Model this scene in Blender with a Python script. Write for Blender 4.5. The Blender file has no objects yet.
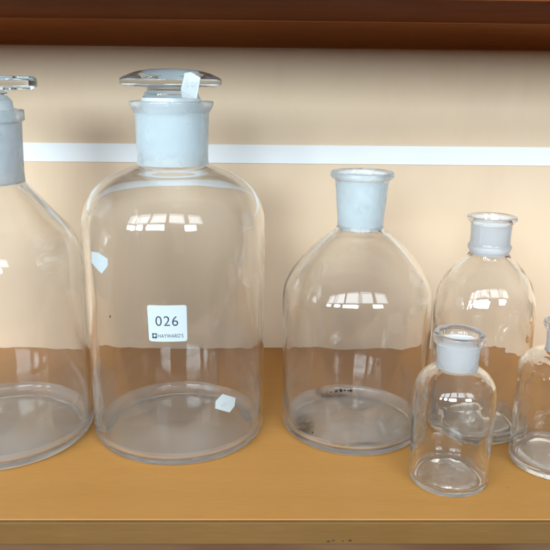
import bpy, math
from math import sin, cos, pi, radians
from mathutils import Matrix, Vector, noise

S = 0.36          # metres per layout unit (camera height above the shelf board)
sc = bpy.context.scene

# ------------------------------------------------------------------ camera
cd = bpy.data.cameras.new("camera")
cam = bpy.data.objects.new("camera", cd)
sc.collection.objects.link(cam)
F = Vector((0.016901, 0.964980, -0.261780))
R = Vector((0.999839, -0.014739, 0.010219))
D = Vector((0.006003, -0.261911, -0.965073))
m = Matrix((R, -D, -F)).transposed().to_4x4()
m.translation = Vector((0, 0, S))
cam.matrix_world = m
cd.sensor_width = 36.0
cd.lens = 706.06 / 550 * 36.0
cd.clip_start, cd.clip_end = 0.01, 100
sc.camera = cam

# ------------------------------------------------------------------ light: a dim room and its row of windows
w = bpy.data.worlds.new("World")
sc.world = w
w.use_nodes = True
nt = w.node_tree
nt.nodes.clear()
wo = nt.nodes.new("ShaderNodeOutputWorld")
bg = nt.nodes.new("ShaderNodeBackground")
tc = nt.nodes.new("ShaderNodeTexCoord")
sp = nt.nodes.new("ShaderNodeSeparateXYZ")
mr = nt.nodes.new("ShaderNodeMapRange")
mr.inputs[1].default_value = -1.0
mr.inputs[2].default_value = 1.0
rp = nt.nodes.new("ShaderNodeValToRGB")
e = rp.color_ramp.elements
e[0].position, e[0].color = 0.0, (0.10, 0.07, 0.05, 1)
e[1].position, e[1].color = 1.0, (0.95, 0.97, 1.0, 1)
k = rp.color_ramp.elements.new(0.48); k.color = (0.07, 0.05, 0.04, 1)
k = rp.color_ramp.elements.new(0.58); k.color = (0.13, 0.115, 0.11, 1)
k = rp.color_ramp.elements.new(0.70); k.color = (0.95, 0.95, 0.97, 1)
nt.links.new(tc.outputs["Generated"], sp.inputs[0])
nt.links.new(sp.outputs[2], mr.inputs[0])
nt.links.new(mr.outputs[0], rp.inputs[0])
nt.links.new(rp.outputs[0], bg.inputs[0])
bg.inputs[1].default_value = 0.33
nt.links.new(bg.outputs[0], wo.inputs[0])

def window_light(x, z, wd, ht, y=-2.9, rad=7.0, col=(0.78, 0.92, 1.0)):
    ld = bpy.data.lights.new("window_light", 'AREA')
    ld.shape = 'RECTANGLE'
    ld.size, ld.size_y = wd, ht
    ld.energy = rad * wd * ht * pi
    ld.color = col
    o = bpy.data.objects.new("window_light", ld)
    sc.collection.objects.link(o)
    o.location = (x, y, z)
    d = Vector((0, 1, 0))
    o.rotation_euler = d.to_track_quat('-Z', 'Y').to_euler()
    return o

for (x, wd, q) in ((-4.3, 0.9, 26), (-2.75, 0.75, 26), (-1.15, 1.5, 22), (1.75, 1.1, 20)):
    window_light(x, 1.28, wd, 0.92, rad=q)
# the upper panes of the same window wall, dimmed by blinds
for (x, wd, q) in ((-4.2, 1.25, 6.4), (-2.6, 1.35, 6.8), (-1.0, 1.35, 6.2), (0.6, 1.35, 5.6), (2.5, 1.6, 5.2)):
    window_light(x, 2.95, wd, 1.75, rad=q * 1.22, col=(0.84, 0.93, 1.0))

sc.view_settings.view_transform = 'Standard'
sc.view_settings.look = 'None'
sc.view_settings.exposure = 0.06
sc.view_settings.gamma = 1.0
sc.view_settings.use_curve_mapping = False
sc.render.engine = 'CYCLES'
cy = sc.cycles
cy.max_bounces = 40
cy.transmission_bounces = 40
cy.glossy_bounces = 16
cy.diffuse_bounces = 5
cy.transparent_max_bounces = 16
cy.caustics_reflective = True
cy.caustics_refractive = True
cy.blur_glossy = 0.6
cy.sample_clamp_indirect = 40.0
cy.use_denoising = True
sc.cycles.filter_width = 2.0

# ------------------------------------------------------------------ helpers
def link(o, parent=None):
    sc.collection.objects.link(o)
    if parent:
        o.parent = parent
    return o

def mesh_obj(name, verts, faces, mats, parent=None, midx=None, smooth=True):
    me = bpy.data.meshes.new(name)
    me.from_pydata(verts, [], faces)
    for mt in (mats if isinstance(mats, (list, tuple)) else [mats]):
        me.materials.append(mt)
    if midx:
        for p, i in zip(me.polygons, midx):
            p.material_index = i
    if smooth:
        for p in me.polygons:
            p.use_smooth = True
    me.update()
    return link(bpy.data.objects.new(name, me), parent)

def tag(o, label=None, cat=None, group=None, kind=None):
    if label: o["label"] = label
    if cat: o["category"] = cat
    if group: o["group"] = group
    if kind: o["kind"] = kind
    return o

def bevel_box(name, lo, hi, mat, bev=0.0015, parent=None, segs=3):
    import bmesh
    bm = bmesh.new()
    bmesh.ops.create_cube(bm, size=1.0)
    for v in bm.verts:
        v.co = Vector([(lo[i] + hi[i]) / 2 + v.co[i] * (hi[i] - lo[i]) for i in range(3)])
    if bev:
        bmesh.ops.bevel(bm, geom=list(bm.edges), offset=bev, segments=segs, profile=0.6, affect='EDGES')
    me = bpy.data.meshes.new(name)
    bm.to_mesh(me); bm.free()
    me.materials.append(mat)
    return link(bpy.data.objects.new(name, me), parent)

class Mat:
    def __init__(s, name):
        s.m = bpy.data.materials.new(name)
        s.m.use_nodes = True
        s.t = s.m.node_tree
        s.t.nodes.clear()
        s.out = s.t.nodes.new("ShaderNodeOutputMaterial")
    def n(s, typ, **kw):
        x = s.t.nodes.new(typ)
        for k_, v in kw.items():
            if k_.startswith("i_"):
                key = k_[2:].replace("_", " ")
                x.inputs[key].default_value = v
            else:
                setattr(x, k_, v)
        return x
    def l(s, a, b):
        s.t.links.new(a, b)

def coords(M, scale=(1, 1, 1), loc=(0, 0, 0)):
    t = M.n("ShaderNodeTexCoord")
    mp = M.n("ShaderNodeMapping")
    mp.inputs["Scale"].default_value = scale
    mp.inputs["Location"].default_value = loc
    M.l(t.outputs["Object"], mp.inputs["Vector"])
    return mp.outputs[0]

def ramp(M, fac, stops):
    r = M.n("ShaderNodeValToRGB")
    el = r.color_ramp.elements
    while len(el) < len(stops):
        el.new(0.5)
    for q, (p, c) in zip(el, stops):
        q.position = p
        q.color = (*c, 1) if len(c) == 3 else c
    M.l(fac, r.inputs[0])
    return r.outputs[0]

def noise_t(M, vec, scale, detail=4, rough=0.55, dist=0.0):
    x = M.n("ShaderNodeTexNoise")
    x.inputs["Scale"].default_value = scale
    x.inputs["Detail"].default_value = detail
    x.inputs["Roughness"].default_value = rough
    x.inputs["Distortion"].default_value = dist
    M.l(vec, x.inputs["Vector"])
    return x.outputs["Fac"]

def mixc(M, fac, a, b, mode='MIX'):
    x = M.n("ShaderNodeMix", data_type='RGBA', blend_type=mode)
    for sock, v in ((x.inputs[0], fac), (x.inputs[6], a), (x.inputs[7], b)):
        if isinstance(v, (int, float)):
            sock.default_value = v
        elif isinstance(v, tuple):
            sock.default_value = (*v, 1)
        else:
            M.l(v, sock)
    return x.outputs[2]

def wood_mat(name, c_lo, c_hi, rough=0.42, stain=(0.30, 0.18, 0.09), scuff=0.12, spec=0.35):
    M = Mat(name)
    g = noise_t(M, coords(M, (1.2, 14, 14)), 3.0, 7, 0.62, 0.5)
    col = ramp(M, g, [(0.30, c_lo), (0.72, c_hi)])
    blot = noise_t(M, coords(M), 5.0, 3, 0.5)
    col = mixc(M, ramp(M, blot, [(0.45, (0, 0, 0)), (0.8, (0.55, 0.55, 0.55))]), col, stain)
    fine = noise_t(M, coords(M, (1, 22, 22)), 40.0, 3, 0.6)
    col = mixc(M, 0.07, col, ramp(M, fine, [(0.35, (0.1, 0.1, 0.1)), (0.65, (0.9, 0.85, 0.8))]), 'OVERLAY')
    # small dark specks of dirt and knocks
    v = M.n("ShaderNodeTexVoronoi"); v.inputs["Scale"].default_value = 22
    M.l(coords(M), v.inputs["Vector"])
    sp_ = ramp(M, v.outputs["Distance"], [(0.0, (0.8, 0.8, 0.8)), (0.045, (0, 0, 0))])
    gate = ramp(M, noise_t(M, coords(M, loc=(3, 1, 0)), 9.0, 2), [(0.57, (0, 0, 0)), (0.60, (1, 1, 1))])
    mm = M.n("ShaderNodeMath", operation='MULTIPLY')
    M.l(sp_, mm.inputs[0]); M.l(gate, mm.inputs[1])
    col = mixc(M, mm.outputs[0], col, (0.12, 0.06, 0.03))
    b = M.n("ShaderNodeBsdfPrincipled")
    M.l(col, b.inputs["Base Color"])
    ro = ramp(M, noise_t(M, coords(M, (3, 3, 3)), 6.0, 5), [(0.3, (rough - 0.08,) * 3), (0.75, (rough + scuff,) * 3)])
    M.l(ro, b.inputs["Roughness"])
    b.inputs["Specular IOR Level"].default_value = spec
    bp = M.n("ShaderNodeBump"); bp.inputs["Strength"].default_value = 0.08
    bp.inputs["Distance"].default_value = 0.001
    M.l(fine, bp.inputs["Height"]); M.l(bp.outputs[0], b.inputs["Normal"])
    M.l(b.outputs[0], M.out.inputs[0])
    return M.m

def wall_mat():
    M = Mat("beige_panel")
    a = noise_t(M, coords(M, (1, 1, 1)), 2.2, 4, 0.55, 0.4)
    col = ramp(M, a, [(0.3, (0.720, 0.540, 0.370)), (0.7, (0.755, 0.580, 0.415))])
    s = noise_t(M, coords(M, (2.5, 1, 0.7), (2, 0, 1)), 7.0, 5, 0.6)
    col = mixc(M, ramp(M, s, [(0.5, (0, 0, 0)), (0.85, (0.22, 0.22, 0.22))]), col, (0.54, 0.36, 0.26))
    # a soft darker oval patch just above the white strip
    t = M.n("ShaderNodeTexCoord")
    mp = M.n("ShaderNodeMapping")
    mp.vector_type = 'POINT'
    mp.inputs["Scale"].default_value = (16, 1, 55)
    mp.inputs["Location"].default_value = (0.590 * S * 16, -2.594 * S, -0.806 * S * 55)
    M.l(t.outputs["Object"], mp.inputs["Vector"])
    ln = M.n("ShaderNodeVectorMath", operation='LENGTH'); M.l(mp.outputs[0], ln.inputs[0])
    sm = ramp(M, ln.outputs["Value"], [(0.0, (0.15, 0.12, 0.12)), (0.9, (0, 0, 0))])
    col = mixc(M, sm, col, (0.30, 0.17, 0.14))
    b = M.n("ShaderNodeBsdfPrincipled")
    M.l(col, b.inputs["Base Color"])
    b.inputs["Roughness"].default_value = 0.6
    b.inputs["Specular IOR Level"].default_value = 0.2
    f = noise_t(M, coords(M), 220.0, 3)
    bp = M.n("ShaderNodeBump"); bp.inputs["Strength"].default_value = 0.1
    bp.inputs["Distance"].default_value = 0.0005
    M.l(f, bp.inputs["Height"]); M.l(bp.outputs[0], b.inputs["Normal"])
    M.l(b.outputs[0], M.out.inputs[0])
    return M.m

def plain(name, col, rough=0.5, var=0.03, scale=60.0, spec=0.3):
    M = Mat(name)
    n_ = noise_t(M, coords(M), scale, 3)
    c = ramp(M, n_, [(0.3, tuple(max(0, q - var) for q in col)), (0.7, tuple(q + var for q in col))])
    b = M.n("ShaderNodeBsdfPrincipled")
    M.l(c, b.inputs["Base Color"])
    b.inputs["Roughness"].default_value = rough
    b.inputs["Specular IOR Level"].default_value = spec
    M.l(b.outputs[0], M.out.inputs[0])
    return M.m

def glass_mat(name, tint=(0.998, 1.0, 0.998), film=0.0, film_scale=18.0, wave=0.0, wave_scale=30.0,
              film_col=(0.88, 0.85, 0.82), grime=0.0):
    """Clear soda glass; film is a pale haze: painted-in reflected light on bodies and bases, wave the slight ripple of moulded glass."""
    M = Mat(name)
    g = M.n("ShaderNodeBsdfGlass")
    g.inputs["IOR"].default_value = 1.47
    g.inputs["Roughness"].default_value = 0.0
    g.inputs["Color"].default_value = (*tint, 1)
    if wave:
        bp = M.n("ShaderNodeBump")
        bp.inputs["Strength"].default_value = wave
        bp.inputs["Distance"].default_value = 0.002
        M.l(noise_t(M, coords(M), wave_scale, 2, 0.4), bp.inputs["Height"])
        M.l(bp.outputs[0], g.inputs["Normal"])
    last = g.outputs[0]
    if film:
        d = M.n("ShaderNodeBsdfDiffuse"); d.inputs[0].default_value = (*film_col, 1)
        tl = M.n("ShaderNodeBsdfTranslucent"); tl.inputs[0].default_value = (*film_col, 1)
        mx = M.n("ShaderNodeMixShader"); mx.inputs[0].default_value = 0.4
        M.l(d.outputs[0], mx.inputs[1]); M.l(tl.outputs[0], mx.inputs[2])
        fac = ramp(M, noise_t(M, coords(M), film_scale, 2, 0.5, 0.2),
                   [(0.25, (film * 0.4,) * 3), (0.75, (min(1, film * 1.7),) * 3)])
        m2 = M.n("ShaderNodeMixShader")
        M.l(fac, m2.inputs[0]); M.l(last, m2.inputs[1]); M.l(mx.outputs[0], m2.inputs[2])
        last = m2.outputs[0]
    if grime:
        d = M.n("ShaderNodeBsdfDiffuse"); d.inputs[0].default_value = (0.07, 0.06, 0.05, 1)
        fac = ramp(M, noise_t(M, coords(M, (1, 1, 1), (0.3, 0.1, 0.2)), 34.0, 6, 0.7, 1.0),
                   [(0.33, (0, 0, 0)), (0.55, (grime,) * 3)])
        tot = None
        for (cx, cy, wx, wy) in ((-0.148, -0.045, 0.035, 0.085), (0.03, -0.165, 0.085, 0.022), (-0.05, 0.172, 0.07, 0.018)):
            t = M.n("ShaderNodeTexCoord")
            mp = M.n("ShaderNodeMapping")
            mp.inputs["Scale"].default_value = (1 / (wx * S), 1 / (wy * S), 0)
            mp.inputs["Location"].default_value = (-cx / wx, -cy / wy, 0)
            M.l(t.outputs["Object"], mp.inputs["Vector"])
            ln = M.n("ShaderNodeVectorMath", operation='LENGTH'); M.l(mp.outputs[0], ln.inputs[0])
            one = ramp(M, ln.outputs["Value"], [(0.35, (1, 1, 1)), (1.0, (0, 0, 0))])
            if tot is None: tot = one
            else:
                ad = M.n("ShaderNodeMath", operation='MAXIMUM')
                M.l(tot, ad.inputs[0]); M.l(one, ad.inputs[1]); tot = ad.outputs[0]
        mu = M.n("ShaderNodeMath", operation='MULTIPLY')
        M.l(fac, mu.inputs[0]); M.l(tot, mu.inputs[1]); fac = mu.outputs[0]
        m2 = M.n("ShaderNodeMixShader")
        M.l(fac, m2.inputs[0]); M.l(last, m2.inputs[1]); M.l(d.outputs[0], m2.inputs[2])
        last = m2.outputs[0]
    M.l(last, M.out.inputs[0])
    return M.m

def frost_mat(name, col, amount=0.62, rough=0.45):
    M = Mat(name)
    g = M.n("ShaderNodeBsdfGlass")
    g.inputs["IOR"].default_value = 1.5
    g.inputs["Roughness"].default_value = rough
    g.inputs["Color"].default_value = (0.97, 0.98, 1.0, 1)
    d = M.n("ShaderNodeBsdfDiffuse")
    tl = M.n("ShaderNodeBsdfTranslucent")
    streak = noise_t(M, coords(M, (1, 1, 6)), 30.0, 4, 0.6)
    c = ramp(M, streak, [(0.25, tuple(q * 0.975 for q in col)), (0.75, col)])
    M.l(c, d.inputs[0]); M.l(c, tl.inputs[0])
    mx = M.n("ShaderNodeMixShader"); mx.inputs[0].default_value = 0.30
    M.l(d.outputs[0], mx.inputs[1]); M.l(tl.outputs[0], mx.inputs[2])
    m2 = M.n("ShaderNodeMixShader")
    fac = ramp(M, streak, [(0.2, (amount - 0.12,) * 3), (0.8, (amount + 0.08,) * 3)])
    M.l(fac, m2.inputs[0]); M.l(g.outputs[0], m2.inputs[1]); M.l(mx.outputs[0], m2.inputs[2])
    M.l(m2.outputs[0], M.out.inputs[0])
    return M.m

# ------------------------------------------------------------------ the cabinet bay
YF, YB = 1.4552 * S, 2.5938 * S
ZU, YU = 1.200 * S, 1.830 * S
XL, XR = -1.9 * S, 2.2 * S
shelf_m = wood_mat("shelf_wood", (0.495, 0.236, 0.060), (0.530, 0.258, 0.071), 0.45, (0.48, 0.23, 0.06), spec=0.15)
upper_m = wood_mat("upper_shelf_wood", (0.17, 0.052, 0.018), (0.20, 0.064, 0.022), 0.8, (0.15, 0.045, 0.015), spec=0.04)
edge_m = wood_mat("shaded_edge_wood", (0.175, 0.086, 0.024), (0.205, 0.105, 0.031), 0.5, (0.14, 0.072, 0.025))  # front edge coloured darker than the shelf top, standing in for shade

shelf = bevel_box("shelf_board", (XL, YF + 0.0045, -0.021), (XR, YB + 0.012, 0.0), shelf_m, 0.0006)
tag(shelf, kind='structure')
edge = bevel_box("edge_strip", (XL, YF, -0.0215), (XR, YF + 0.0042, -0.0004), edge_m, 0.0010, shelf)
rail = bevel_box("under_rail", (XL, YF + 0.004, -0.045), (XR, YF + 0.02, -0.0217),
                 wood_mat("rail_wood", (0.11, 0.050, 0.024), (0.14, 0.066, 0.03), 0.5), 0.001, shelf)
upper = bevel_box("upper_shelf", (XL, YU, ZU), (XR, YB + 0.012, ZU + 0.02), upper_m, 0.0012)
tag(upper, kind='structure')
# hollow cove added to stand in for the soft shade under the upper shelf
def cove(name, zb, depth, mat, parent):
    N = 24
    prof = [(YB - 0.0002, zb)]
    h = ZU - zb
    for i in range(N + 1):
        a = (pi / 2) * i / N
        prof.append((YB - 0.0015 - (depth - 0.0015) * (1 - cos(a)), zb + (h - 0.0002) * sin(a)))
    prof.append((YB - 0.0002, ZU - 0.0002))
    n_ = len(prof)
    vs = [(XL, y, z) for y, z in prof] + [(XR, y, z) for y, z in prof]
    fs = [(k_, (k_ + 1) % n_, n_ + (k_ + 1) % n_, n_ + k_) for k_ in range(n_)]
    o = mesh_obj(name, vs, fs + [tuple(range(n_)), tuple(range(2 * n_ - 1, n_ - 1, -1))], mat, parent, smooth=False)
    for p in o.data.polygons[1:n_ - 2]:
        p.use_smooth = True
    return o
cove("shade_cove", 1.120 * S, 0.045, wood_mat("shade_cove_brown", (0.30, 0.108, 0.040), (0.35, 0.130, 0.050), 0.8, (0.26, 0.10, 0.035), spec=0.04), upper)
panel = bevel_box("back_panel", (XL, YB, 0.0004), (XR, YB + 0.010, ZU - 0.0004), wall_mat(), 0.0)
tag(panel, kind='structure')
# white strip running along the back panel (very slightly out of level)
zs1, zs0 = 0.7855 * S, 0.7185 * S
st = bevel_box("white_strip", (XL, YB - 0.0018, zs0), (XR, YB - 0.0002, zs1),
               plain("white_strip_paint", (0.84, 0.86, 0.86), 0.4, 0.015, 12.0), 0.0004)
tag(st, "long white strip running level along the beige back panel behind the bottles", "strip")
# dried marks on the front edge
import random
random.seed(4)
mark_m = plain("dark_mark", (0.085, 0.04, 0.02), 0.6, 0.01)
for (mx_, mz_, r_) in ((0.160, -0.0515, .0030), (0.171, -0.0495, .0024), (0.194, -0.0500, .0016), (0.211, -0.0490, .0030)):
    vs, fs = [], []
    n_ = 14
    for i in range(n_):
        a = 2 * pi * i / n_
        rr = r_ * S * (0.8 + 0.4 * random.random())
        vs.append((mx_ * S + rr * 1.5 * cos(a), YF - 0.00015, mz_ * S + rr * sin(a)))
    vs += [(x, YF + 0.0002, z) for (x, y, z) in vs[:n_]]
    fs = [tuple(range(n_))] + [(i, n_ + i, n_ + (i + 1) % n_, (i + 1) % n_) for i in range(n_)]
    mesh_obj("dark_mark", vs, fs, mark_m, edge, smooth=False)

# ------------------------------------------------------------------ lathed glass
def catmull(pts, sub=8):
    out = []
    n_ = len(pts)
    for i in range(n_ - 1):
        p0 = pts[max(i - 1, 0)]; p1 = pts[i]; p2 = pts[i + 1]; p3 = pts[min(i + 2, n_ - 1)]
        # centripetal-like tangents limited by neighbour spacing
        d1 = math.dist(p1, p2)
        def tang(a, b, c):
            da, db = math.dist(a, b), math.dist(b, c)
            if da < 1e-9: return ((c[0] - b[0]), (c[1] - b[1]))
            if db < 1e-9: return ((b[0] - a[0]), (b[1] - a[1]))
            return tuple(((b[j] - a[j]) / da * db + (c[j] - b[j]) / db * da) / (da + db) for j in (0, 1))
        def nrm(t, d):
            L = math.hypot(*t) or 1.0
            return (t[0] / L * d, t[1] / L * d)
        t1 = nrm(tang(p0, p1, p2), d1); t2 = nrm(tang(p1, p2, p3), d1)
        for s_ in range(sub):
            u = s_ / sub
            h00 = 2*u**3 - 3*u**2 + 1; h10 = u**3 - 2*u**2 + u; h01 = -2*u**3 + 3*u**2; h11 = u**3 - u**2
            out.append(tuple(h00*p1[j] + h10*t1[j] + h01*p2[j] + h11*t2[j] for j in (0, 1)))
    out.append(pts[-1])
    return out

def fillet(pts, n=6):
    """pts: (r, z[, radius]); returns the polyline with rounded corners, long runs subdivided."""
    out = [pts[0][:2]]
    for i in range(1, len(pts) - 1):
        p = pts[i]
        rad = p[2] if len(p) > 2 else 0
        if rad <= 0:
            out.append(p[:2]); continue
        a = Vector(pts[i-1][:2]); b = Vector(p[:2]); c = Vector(pts[i+1][:2])
        u, v = (a - b), (c - b)
        lu, lv = u.length, v.length
        u.normalize(); v.normalize()
        ang = u.angle(v)
        t = min(rad / math.tan(ang / 2), lu * 0.49, lv * 0.49)
        q0, q1 = b + u * t, b + v * t
        for s_ in range(n + 1):
            k_ = s_ / n
            out.append(tuple((1-k_)**2 * q0 + 2*k_*(1-k_) * b + k_**2 * q1))
    out.append(pts[-1][:2])
    return out

def densify(pts, step):
    out = [pts[0]]
    for a, b in zip(pts, pts[1:]):
        d = math.dist(a, b)
        k_ = max(1, int(math.ceil(d / step)))
        for i in range(1, k_ + 1):
            u = i / k_
            out.append((a[0] + (b[0]-a[0])*u, a[1] + (b[1]-a[1])*u))
    return out

NSEG = 160
def lathe(name, strips, parent, ripple=None, nseg=NSEG):
    """strips: list of (profile[(r,z)], material); r, z in layout units.
    Profiles run inner-surface-up then outer-surface-down; normals point out of the glass."""
    vs, fs, mi, mats = [], [], [], []
    for prof, mat in strips:
        if mat not in mats: mats.append(mat)
        m_i = mats.index(mat)
        rings = []
        for (r, z) in prof:
            if r < 1e-5:
                rings.append([len(vs)]); vs.append((0, 0, z * S)); continue
            ids = []
            for k_ in range(nseg):
                a = 2 * pi * k_ / nseg
                rr = r * S; dz = 0
                if ripple:
                    dr, dz = ripple(a, r, z)
                    rr += dr
                ids.append(len(vs)); vs.append((rr * cos(a), rr * sin(a), z * S + dz))
            rings.append(ids)
        for A, B in zip(rings, rings[1:]):
            for k_ in range(nseg):
                j = (k_ + 1) % nseg
                if len(A) == 1 and len(B) == 1: continue
                if len(A) == 1: f = (A[0], B[k_], B[j])
                elif len(B) == 1: f = (A[k_], B[0], A[j])
                else: f = (A[k_], B[k_], B[j], A[j])
                fs.append(f); mi.append(m_i)
    return mesh_obj(name, vs, fs, mats, parent, mi)

def inset(pts, t):
    """offset an outer profile (heel up to neck) inward by t(r,z)"""
    out = []
    for i, p in enumerate(pts):
        a = pts[max(i-1, 0)]; b = pts[min(i+1, len(pts)-1)]
        d = Vector((b[0]-a[0], b[1]-a[1]))
        if d.length < 1e-9: continue
        d.normalize()
        nrm = Vector((-d[1], d[0]))     # left of travel direction (up) = towards the axis
        tt = t(p) if callable(t) else t
        out.append((p[0] + nrm[0]*tt, p[1] + nrm[1]*tt))
    return out

def make_bottle(X, Y, RB, RS, zs, shoulder, neck_out, neck_in, lip, t, tb, seed, mats, label,
                ripple_in=0.0004, ripple_out=0.00008, heel=0.02, punt=0.010, rot=0.0, base_rip=0.7):
    """shoulder: points from top of the straight side up to the neck joint (last = joint, outer)
       neck_out: from joint up to under the lip; neck_in: inner ground surface from bottom up; lip: closed cap inner->outer"""
    root = bpy.data.objects.new("reagent_bottle", None)
    root.empty_display_size = 0.05
    link(root)
    root.location = (X * S, Y * S, 0.0003)
    root.rotation_euler = (0, 0, rot)
    tag(root, label, "bottle", "clear glass reagent bottles on the shelf")
    gl_o, gl_i, gl_b, frost, gl_n = mats
    J = shoulder[-1]
    side = densify([(RB, heel), (RS, zs)], 0.02)
    # heel arc
    arc = [(RB - heel + heel * sin(a), heel - heel * cos(a)) for a in [pi/2 * i / 8 for i in range(9)]]
    sh = densify(catmull([side[-1]] + shoulder, 7), 0.012)
    outer_up = arc[:-1] + side[:-1] + sh                     # foot -> joint
    bottom = catmull([(0, punt), (RB * 0.45, punt * 0.93), (RB * 0.78, punt * 0.45), (RB - heel * 1.25, 0.0012), (RB - heel, 0.0)], 6)
    out_body_down = list(reversed(bottom[:-1] + outer_up))   # joint -> centre bottom
    # inner
    ni0 = neck_in[0]
    RBi, RSi = RB - t, RS - t
    hi = heel * 1.1
    iarc = [(RBi - hi + hi * sin(a), tb + hi - hi * cos(a)) for a in [pi/2 * i / 8 for i in range(9)]]
    iside = densify([(RBi, tb + hi), (RSi, zs)], 0.02)
    ish = inset(sh, lambda p: t * (1.0 + 0.35 * min(1, max(0, (RS - p[0]) / RS))))
    ish = [p for p in ish if p[0] > ni0[0] + 0.004 and p[1] < ni0[1] - 0.001 and p[1] > zs]
    ish = catmull([iside[-1]] + ish[1::3] + [ni0], 4)
    ibot = densify(catmull([(0, tb + punt * 0.9), (RB * 0.4, tb + punt * 0.85), (RB * 0.75, tb + punt * 0.3), iarc[0]], 6), 0.012)
    base_in = ibot[:-1] + iarc
    wall_in = iside[:-1] + ish

    jz = J[1]
    def ripple(a, r, z):
        edge = min(1.0, max(0.0, (jz - 0.03 - z) / 0.05)) * min(1.0, max(0.0, z / 0.02))
        if edge <= 0 or r < 0.02: return 0, 0
        inner = ripple_in if getattr(ripple, "inner", False) else ripple_out
        p = Vector((cos(a) * r * 9, sin(a) * r * 9, z * 7 + seed * 3.7))
        n1 = noise.noise(p) + 0.35 * noise.noise(p * 2.6)
        return n1 * inner * 2 * edge, 0
    def ripple_base(a, r, z):
        if r > RB * 0.86: 
            return 0, 0
        p = Vector((cos(a) * r * 16, sin(a) * r * 16, seed * 5.1))
        k_ = 1 - (r / (RB * 0.86)) ** 4
        return 0, ripple_in * base_rip * k_ * (noise.noise(p) + 0.4 * noise.noise(p * 2.3))
    def ripple_all(a, r, z):
        if ripple.mode == 'base': return ripple_base(a, r, z)
        ripple.inner = ripple.mode == 'in'
        return ripple(a, r, z)
    # build body out of three strips, each with its own ripple
    parts = []
    vs, fs, mi, ml = [], [], [], []
    for prof, mat, mode in ((base_in, gl_b, 'base'), (wall_in, gl_i, 'in'), (out_body_down, gl_o, 'out')):
        ripple.mode = mode
        ob = lathe("tmp", [(prof, mat)], None, ripple_all)
        me = ob.data
        off = len(vs)
        vs += [tuple(v.co) for v in me.vertices]
        if mat not in ml: ml.append(mat)
        for p in me.polygons:
            fs.append(tuple(off + q for q in p.vertices)); mi.append(ml.index(mat))
        bpy.data.objects.remove(ob); bpy.data.meshes.remove(me)
    body = mesh_obj("body", vs, fs, ml, root, mi)
    # neck
    nin = densify(catmull(neck_in, 5), 0.02)
    nout = densify(catmull(neck_out, 5), 0.02)
    lathe("neck", [(nin, frost), (list(reversed(nout)), gl_n)], root)
    lp = fillet([nin[-1]] + lip + [nout[-1]], 5)
    lathe("lip", [(lp, gl_n)], root)
    return root

gl_out = glass_mat("clear_glass_outer", film=0.004, wave=0.0)
gl_in = glass_mat("clear_glass_inner", film=0.028, film_scale=9)
gl_in_hazy = glass_mat("hazy_glass_inner", film=0.05, film_scale=6)  # pale haze painted in for the milky bloom of light
gl_base = glass_mat("hazy_glass_base", film=0.29, film_scale=7)  # film puts the grey of reflected room light into the base
gl_base_dirty = glass_mat("stained_glass_base", film=0.32, film_scale=16, grime=0.9)
gl_small = glass_mat("moulded_glass_inner", film=0.02, wave=0.25, wave_scale=55)
gl_small_b = glass_mat("moulded_glass_base", film=0.10, film_scale=40, wave=0.6, wave_scale=90)
gl_lip = glass_mat("milky_lip_glass", film=0.26, film_scale=25, film_col=(0.84, 0.92, 0.96))
gl_base_pale = glass_mat("pale_hazy_base", film=0.36, film_scale=6)
gl_neck = glass_mat("neck_glass", film=0.10)
fr_blue = frost_mat("ground_glass_blue", (0.90, 0.975, 0.995), 0.86)
fr_lav = frost_mat("ground_glass_pale", (0.95, 0.965, 0.99), 0.86)

B1 = make_bottle(-0.2469, 1.9414, 0.2490, 0.2531, 0.605,
    [(0.2522, 0.632), (0.2470, 0.662), (0.2367, 0.688), (0.2190, 0.715), (0.190, 0.741), (0.1545, 0.762), (0.120, 0.776), (0.097, 0.786)],
    [(0.097, 0.786), (0.0955, 0.800), (0.0965, 0.840), (0.0975, 0.880), (0.0995, 0.920)],
    [(0.0800, 0.784), (0.0835, 0.800), (0.0860, 0.860), (0.0880, 0.925)],
    [(0.0905, 0.938, 0.004), (0.0950, 0.953, 0.003), (0.1125, 0.951, 0.004), (0.1115, 0.940, 0.005)],
    0.0135, 0.013, 1.0, (gl_out, gl_in, gl_base, fr_blue, gl_lip),
    "tall round-shouldered glass bottle with a mushroom stopper and a white 026 sticker", ripple_in=0.00022, base_rip=0.3, heel=0.026, punt=0.012)

B0 = make_bottle(-0.762, 1.910, 0.2575, 0.2591, 0.490,
    [(0.2575, 0.525), (0.2510, 0.556), (0.2390, 0.583), (0.2240, 0.604), (0.1890, 0.644), (0.1545, 0.686), (0.130, 0.716), (0.1155, 0.735)],
    [(0.1155, 0.735), (0.1145, 0.750), (0.1155, 0.800), (0.1170, 0.850), (0.1185, 0.892)],
    [(0.0960, 0.738), (0.1000, 0.755), (0.1030, 0.820), (0.1060, 0.895)],
    [(0.1080, 0.926, 0.003), (0.1265, 0.926, 0.004), (0.1265, 0.898, 0.006)],
    0.014, 0.016, 2.0, (gl_out, gl_in_hazy, gl_base_pale, fr_lav, gl_lip),
    "wide cone-shouldered glass bottle with a flat disc stopper, cut off by the left edge", ripple_in=0.00022, base_rip=0.3, heel=0.030, punt=0.012)

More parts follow.
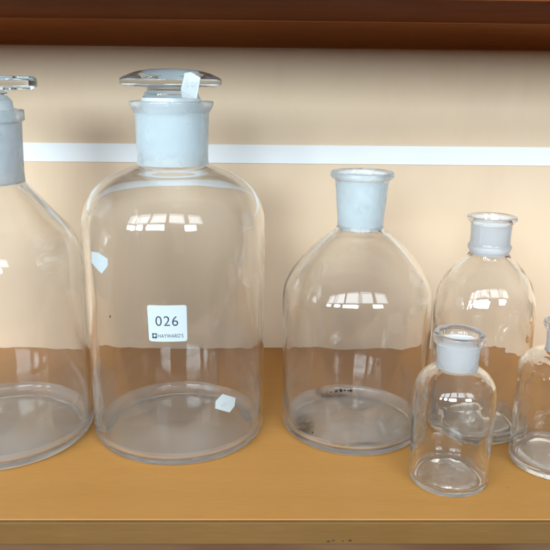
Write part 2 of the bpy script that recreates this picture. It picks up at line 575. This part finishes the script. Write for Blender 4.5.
B3 = make_bottle(0.2735, 1.9576, 0.2120, 0.2165, 0.395,
    [(0.2155, 0.414), (0.2115, 0.438), (0.2030, 0.459), (0.1900, 0.482), (0.1610, 0.519), (0.1270, 0.557), (0.0900, 0.590), (0.0690, 0.606), (0.0640, 0.618)],
    [(0.0640, 0.618), (0.0650, 0.635), (0.0690, 0.680), (0.0735, 0.730), (0.0765, 0.748)],
    [(0.0520, 0.604), (0.0550, 0.618), (0.0590, 0.680), (0.0630, 0.742)],
    [(0.0680, 0.763, 0.004), (0.0860, 0.768, 0.004), (0.0895, 0.757, 0.004), (0.0840, 0.748, 0.004)],
    0.0120, 0.015, 3.0, (gl_out, gl_in, gl_base_dirty, fr_blue, gl_lip),
    "medium open glass bottle with sloping shoulders and dark stains inside its base", ripple_in=0.0003, base_rip=0.6, heel=0.024, punt=0.010)

B4 = make_bottle(0.6460, 1.9563, 0.1430, 0.1440, 0.345,
    [(0.1432, 0.372), (0.1400, 0.405), (0.1310, 0.440), (0.1170, 0.468), (0.1000, 0.490), (0.0800, 0.512), (0.0620, 0.529), (0.0545, 0.538)],
    [(0.0545, 0.538), (0.0560, 0.545), (0.0600, 0.552), (0.0615, 0.559), (0.0575, 0.566), (0.0560, 0.580), (0.0570, 0.620)],
    [(0.0440, 0.536), (0.0465, 0.550), (0.0480, 0.590), (0.0505, 0.625)],
    [(0.0540, 0.643, 0.003), (0.0685, 0.645, 0.003), (0.0690, 0.636, 0.003), (0.0610, 0.628, 0.004)],
    0.0115, 0.017, 4.0, (gl_out, gl_small, gl_base, fr_lav, gl_neck),
    "slim round-shouldered open bottle with a ringed neck, standing behind the smallest bottle", ripple_in=0.0009, heel=0.02, punt=0.009)

B5 = make_bottle(0.4900, 1.6503, 0.1012, 0.1046, 0.236,
    [(0.1042, 0.250), (0.1000, 0.268), (0.0920, 0.283), (0.0790, 0.298), (0.0630, 0.310), (0.0535, 0.318)],
    [(0.0535, 0.318), (0.0520, 0.328), (0.0530, 0.350), (0.0550, 0.376)],
    [(0.0410, 0.314), (0.0435, 0.328), (0.0450, 0.352), (0.0470, 0.384)],
    [(0.0490, 0.402, 0.003), (0.0540, 0.4075, 0.004), (0.0630, 0.4065, 0.004), (0.0650, 0.394, 0.004), (0.0625, 0.382, 0.004)],
    0.0085, 0.013, 5.0, (gl_out, gl_small, gl_small_b, fr_lav, gl_neck),
    "smallest whole open bottle, standing in front near the shelf edge", ripple_in=0.0007, heel=0.012, punt=0.010, base_rip=1.8)

B6 = make_bottle(0.7972, 1.7331, 0.1130, 0.1136, 0.262,
    [(0.1125, 0.276), (0.1080, 0.291), (0.0980, 0.304), (0.0820, 0.315), (0.0640, 0.322), (0.0500, 0.328)],
    [(0.0500, 0.328), (0.0485, 0.336), (0.0490, 0.360), (0.0505, 0.384)],
    [(0.0390, 0.326), (0.0405, 0.338), (0.0420, 0.360), (0.0435, 0.388)],
    [(0.0460, 0.405, 0.003), (0.0590, 0.408, 0.004), (0.0610, 0.397, 0.004), (0.0570, 0.388, 0.004)],
    0.0095, 0.020, 6.0, (gl_out, gl_small, gl_base, fr_lav, gl_neck),
    "small open bottle half cut off by the right edge of the photo", ripple_in=0.0007, heel=0.016, punt=0.010)

# ------------------------------------------------------------------ stoppers (solid glass, ground plug)
st_gl = glass_mat("stopper_glass", tint=(0.95, 0.975, 0.98), film=0.03)
fr_plug = frost_mat("ground_plug", (0.90, 0.96, 0.985), 0.92)

def stopper(parent, head, plug):
    s = lathe("stopper", [(fillet(head, 6), st_gl)], parent)
    lathe("ground_plug", [(plug, fr_plug)], s)
    return s

# mushroom stopper of the 026 bottle: dome, thin rim, stepped stem  (outer surface traced top -> down)
dome = catmull([(0.0, 1.0345), (0.04, 1.0335), (0.075, 1.0295), (0.105, 1.0220), (0.127, 1.0125)], 6)
head1 = dome + [(0.1345, 1.0070, 0.004), (0.1340, 0.9925, 0.004), (0.118, 0.9880, 0.004), (0.085, 0.9870, 0.006),
                (0.0640, 0.984, 0.006), (0.0630, 0.977, 0.003), (0.0720, 0.972, 0.003), (0.0722, 0.9665, 0.002), (0.0770, 0.9600)]
plug1 = densify([(0.0770, 0.9600), (0.0855, 0.921), (0.0835, 0.860)], 0.02)
plug1 = [(0.0770, 0.9600), (0.0790, 0.952), (0.0840, 0.930), (0.0848, 0.915), (0.0838, 0.870), (0.0818, 0.815), (0.0780, 0.806), (0.060, 0.804), (0.0, 0.804)]
s1 = stopper(B1, head1, plug1)
s1["label"] = "domed mushroom stopper with a folded white tag"

head0 = [(0.0, 1.0125), (0.10, 1.0120), (0.155, 1.0110, 0.006), (0.1650, 1.0030, 0.008), (0.1650, 0.985, 0.008), (0.1540, 0.9765, 0.006),
         (0.105, 0.9755, 0.006), (0.088, 0.972, 0.006), (0.0860, 0.961, 0.005), (0.0930, 0.954, 0.004), (0.0965, 0.950)]
plug0 = [(0.0965, 0.950), (0.0990, 0.945), (0.1005, 0.930), (0.1035, 0.900), (0.1022, 0.860), (0.0990, 0.790), (0.0960, 0.772), (0.080, 0.768), (0.0, 0.768)]
s0 = stopper(B0, head0, plug0)
s0["label"] = "thick flat disc stopper"

# ------------------------------------------------------------------ stickers on the 026 bottle
paper = plain("white_sticker_paper", (0.51, 0.565, 0.58), 0.55, 0.01, 30)
ink = plain("navy_ink", (0.03, 0.045, 0.075), 0.5, 0.005)
pencil = plain("grey_pencil", (0.42, 0.47, 0.52), 0.7, 0.03)
RC = 0.2528   # radius of the cylinder under the stickers

def surf_r(z):
    return (0.2490 + (0.2531 - 0.2490) * min(1, max(0, (z - 0.026) / 0.579)))

def on_body(deg, z, off):
    """theta in degrees from straight-at-the-camera-wall direction (-Y), z in layout units, off in metres"""
    r = surf_r(z) * S + off
    a = radians(deg)
    return (r * sin(a), -r * cos(a), z * S)

def curved_patch(name, poly, off, thick, mat, parent, grid=0.6):
    """polygon in (deg, z) wrapped onto the cylinder, with real thickness"""
    import bmesh
    bm = bmesh.new()
    vs = [bm.verts.new((p[0], p[1] * 100, 0)) for p in poly]
    bm.faces.new(vs)
    # slice into narrow vertical bands so that it bends
    lo = min(p[0] for p in poly); hi = max(p[0] for p in poly)
    x = lo + grid
    while x < hi - 1e-6:
        bmesh.ops.bisect_plane(bm, geom=list(bm.verts) + list(bm.edges) + list(bm.faces), plane_co=(x, 0, 0), plane_no=(1, 0, 0))
        x += grid
    bm.normal_update()
    for f in bm.faces:
        if f.normal.z < 0: f.normal_flip()
    r = bmesh.ops.extrude_face_region(bm, geom=list(bm.faces))
    for v in [g for g in r["geom"] if isinstance(g, bmesh.types.BMVert)]:
        v.co.z = 1
    for v in bm.verts:
        v.co = Vector(on_body(v.co.x, v.co.y / 100, off + thick * v.co.z))
    bmesh.ops.recalc_face_normals(bm, faces=list(bm.faces))
    me = bpy.data.meshes.new(name)
    bm.to_mesh(me); bm.free()
    me.materials.append(mat)
    return link(bpy.data.objects.new(name, me), parent)

def rounded(poly, rx, rz, n=5):
    out = []
    for i, b in enumerate(poly):
        a, c = poly[i-1], poly[(i+1) % len(poly)]
        def toward(q):
            dx, dz = q[0]-b[0], q[1]-b[1]
            L = math.hypot(dx / rx, dz / rz)
            return (b[0] + dx / L, b[1] + dz / L)
        p, q = toward(a), toward(c)
        for s_ in range(n + 1):
            u = s_ / n
            out.append(tuple((1-u)**2*p[j] + 2*u*(1-u)*b[j] + u*u*q[j] for j in (0, 1)))
    return out

lab = curved_patch("lot_sticker", rounded([(-9.92, 0.4605), (12.62, 0.4605), (12.62, 0.3638), (-9.45, 0.3638)], 1.6, 0.0070),
                   0.00012, 0.00018, paper, B1)

def wrap_text(name, body, x0, x1, z0, z1, mat, parent, off, weight=0.0, spacing=1.0, space_y=None):
    cu = bpy.data.curves.new(name, 'FONT')
    cu.body = body
    cu.size = 1.0
    cu.offset = weight
    cu.space_character = spacing
    cu.extrude = 0
    cu.resolution_u = 6
    ob = bpy.data.objects.new(name, cu)
    sc.collection.objects.link(ob)
    dg = bpy.context.evaluated_depsgraph_get(); dg.update()
    me = bpy.data.meshes.new_from_object(ob.evaluated_get(dg))
    bpy.data.objects.remove(ob); bpy.data.curves.remove(cu)
    xs = [v.co.x for v in me.vertices]; ys = [v.co.y for v in me.vertices]
    ax, bx, ay, by = min(xs), max(xs), min(ys), max(ys)
    import bmesh
    bm = bmesh.new(); bm.from_mesh(me)
    r = bmesh.ops.extrude_face_region(bm, geom=list(bm.faces))
    top = {v for v in r["geom"] if isinstance(v, bmesh.types.BMVert)}
    for v in bm.verts:
        d_ = x0 + (v.co.x - ax) / (bx - ax) * (x1 - x0)
        z_ = z0 + (v.co.y - ay) / (by - ay) * (z1 - z0)
        v.co = Vector(on_body(d_, z_, off + (0.00010 if v in top else 0)))
    bmesh.ops.recalc_face_normals(bm, faces=list(bm.faces))
    bm.to_mesh(me); bm.free()
    me.materials.clear(); me.materials.append(mat)
    me.name = name
    return link(bpy.data.objects.new(name, me), parent)

OF = 0.00032
wrap_text("lot_number", "026", -5.3, 7.6, 0.4060, 0.4320, ink, lab, OF, weight=-0.004, spacing=1.12)
wrap_text("auction_name", "HAYWARD'S", -4.1, 10.4, 0.3742, 0.3845, ink, lab, OF, weight=0.0, spacing=1.05)
logo = curved_patch("logo_square", [(-7.5, 0.3860), (-4.75, 0.3860), (-4.75, 0.3722), (-7.5, 0.3722)], OF, 0.0001, ink, lab)
# white notched cross inside the navy square
curved_patch("logo_cross", [(-6.9, 0.3810), (-6.35, 0.3810), (-6.35, 0.3840), (-5.75, 0.3840), (-5.75, 0.3815), (-5.15, 0.3815), (-5.15, 0.3785),
                            (-5.75, 0.3785), (-5.75, 0.3755), (-6.35, 0.3755), (-6.35, 0.3778), (-6.9, 0.3778)], OF + 0.00011, 0.0001, paper, logo)

l2 = curved_patch("price_sticker", [(-50.5, 0.5760), (-42.6, 0.5790), (-34.8, 0.5687), (-35.1, 0.5503), (-40.8, 0.5251), (-51.4, 0.5454)], 0.00012, 0.00018, paper, B1)
l3 = curved_patch("price_sticker", [(29.45, 0.1844), (34.27, 0.1994), (44.07, 0.1757), (43.22, 0.1533), (39.26, 0.1391), (29.05, 0.1631)], 0.00012, 0.00018, paper, B1)
wrap_text("handwritten_price", "10", 33.2, 36.0, 0.1630, 0.1730, pencil, l3, OF, weight=-0.01)
curved_patch("pen_stroke", [(36.8, 0.1715), (37.2, 0.1715), (38.3, 0.1635), (37.9, 0.1635)], OF, 0.0001, pencil, l3)

# folded white tag stuck on the rim of the mushroom stopper, hanging down in front
def tag_mesh():
    pts = [(-0.1969, 1.0215), (-0.1821, 1.0245), (-0.1579, 1.0111), (-0.1687, 0.9605), (-0.2032, 0.9635), (-0.2052, 0.9821)]
    pts = [(p[0] + 0.2469, p[1]) for p in pts]
    vs = []
    for k_, dy in ((0, -0.1385), (1, -0.1375)):
        for (x, z) in pts:
            # bends back a little at the top to follow the dome
            bend = max(0, z - 1.006) * 0.9 + max(0, 0.985 - z) * 0.25
            vs.append((x * S, (dy + bend + (x - 0.05) * 0.25) * S, z * S))
    n_ = len(pts)
    fs = [tuple(range(n_)), tuple(range(2*n_ - 1, n_ - 1, -1))] + [(i, i + n_, (i+1) % n_ + n_, (i+1) % n_) for i in range(n_)]
    return vs, fs
vs, fs = tag_mesh()
tg = mesh_obj("price_sticker", vs, fs, paper, s1, smooth=False)
for (zz, w0, w1) in ((0.998, 0.060, 0.074), (0.991, 0.058, 0.071)):
    yy = (-0.1386 + (0.065 - 0.05) * 0.25 ) * S
    v4 = [(w0 * S, (-0.13895 + (w0 - .05) * .25) * S, zz * S), (w1 * S, (-0.13895 + (w1 - .05) * .25) * S, (zz + .002) * S),
          (w1 * S, (-0.13895 + (w1 - .05) * .25) * S, (zz + .0035) * S), (w0 * S, (-0.13895 + (w0 - .05) * .25) * S, (zz + .0015) * S)]
    mesh_obj("pen_stroke", v4, [(0, 1, 2, 3)], pencil, tg, smooth=False)

# ------------------------------------------------------------------ dried specks inside / on the glass
speck_m = plain("dried_speck", (0.03, 0.02, 0.02), 0.7, 0.01)
def speck(parent, co, rx, rz, seed):
    random.seed(seed)
    vs, fs = [], []
    n1, n2 = 7, 5
    for i in range(n2 + 1):
        for k_ in range(n1):
            th, ph = pi * i / n2, 2 * pi * k_ / n1
            q = 0.7 + 0.6 * random.random()
            vs.append((co[0] + rx * q * sin(th) * cos(ph), co[1] + rx * q * sin(th) * sin(ph), co[2] + rz * q * cos(th)))
    for i in range(n2):
        for k_ in range(n1):
            j = (k_ + 1) % n1
            fs.append((i*n1 + k_, (i+1)*n1 + k_, (i+1)*n1 + j, i*n1 + j))
    mesh_obj("dried_speck", vs, fs, speck_m, parent)

speck(B1, on_body(-35.7, 0.414, 0.0001), 0.0006, 0.0013, 1)
# dirt lying at the back of the stained base of the sloping-shouldered bottle
for i, (x, y, q) in enumerate(((-0.035, 0.182, .0018), (-0.018, 0.185, .0024), (-0.004, 0.186, .0016), (0.018, 0.186, .0020), (-0.052, 0.176, .0012),
                               (-0.125, -0.105, .0012), (0.008, 0.184, .0012))):
    speck(B3, (x * S, y * S, (0.015 + 0.012) * S), q, q * 0.6, 10 + i)
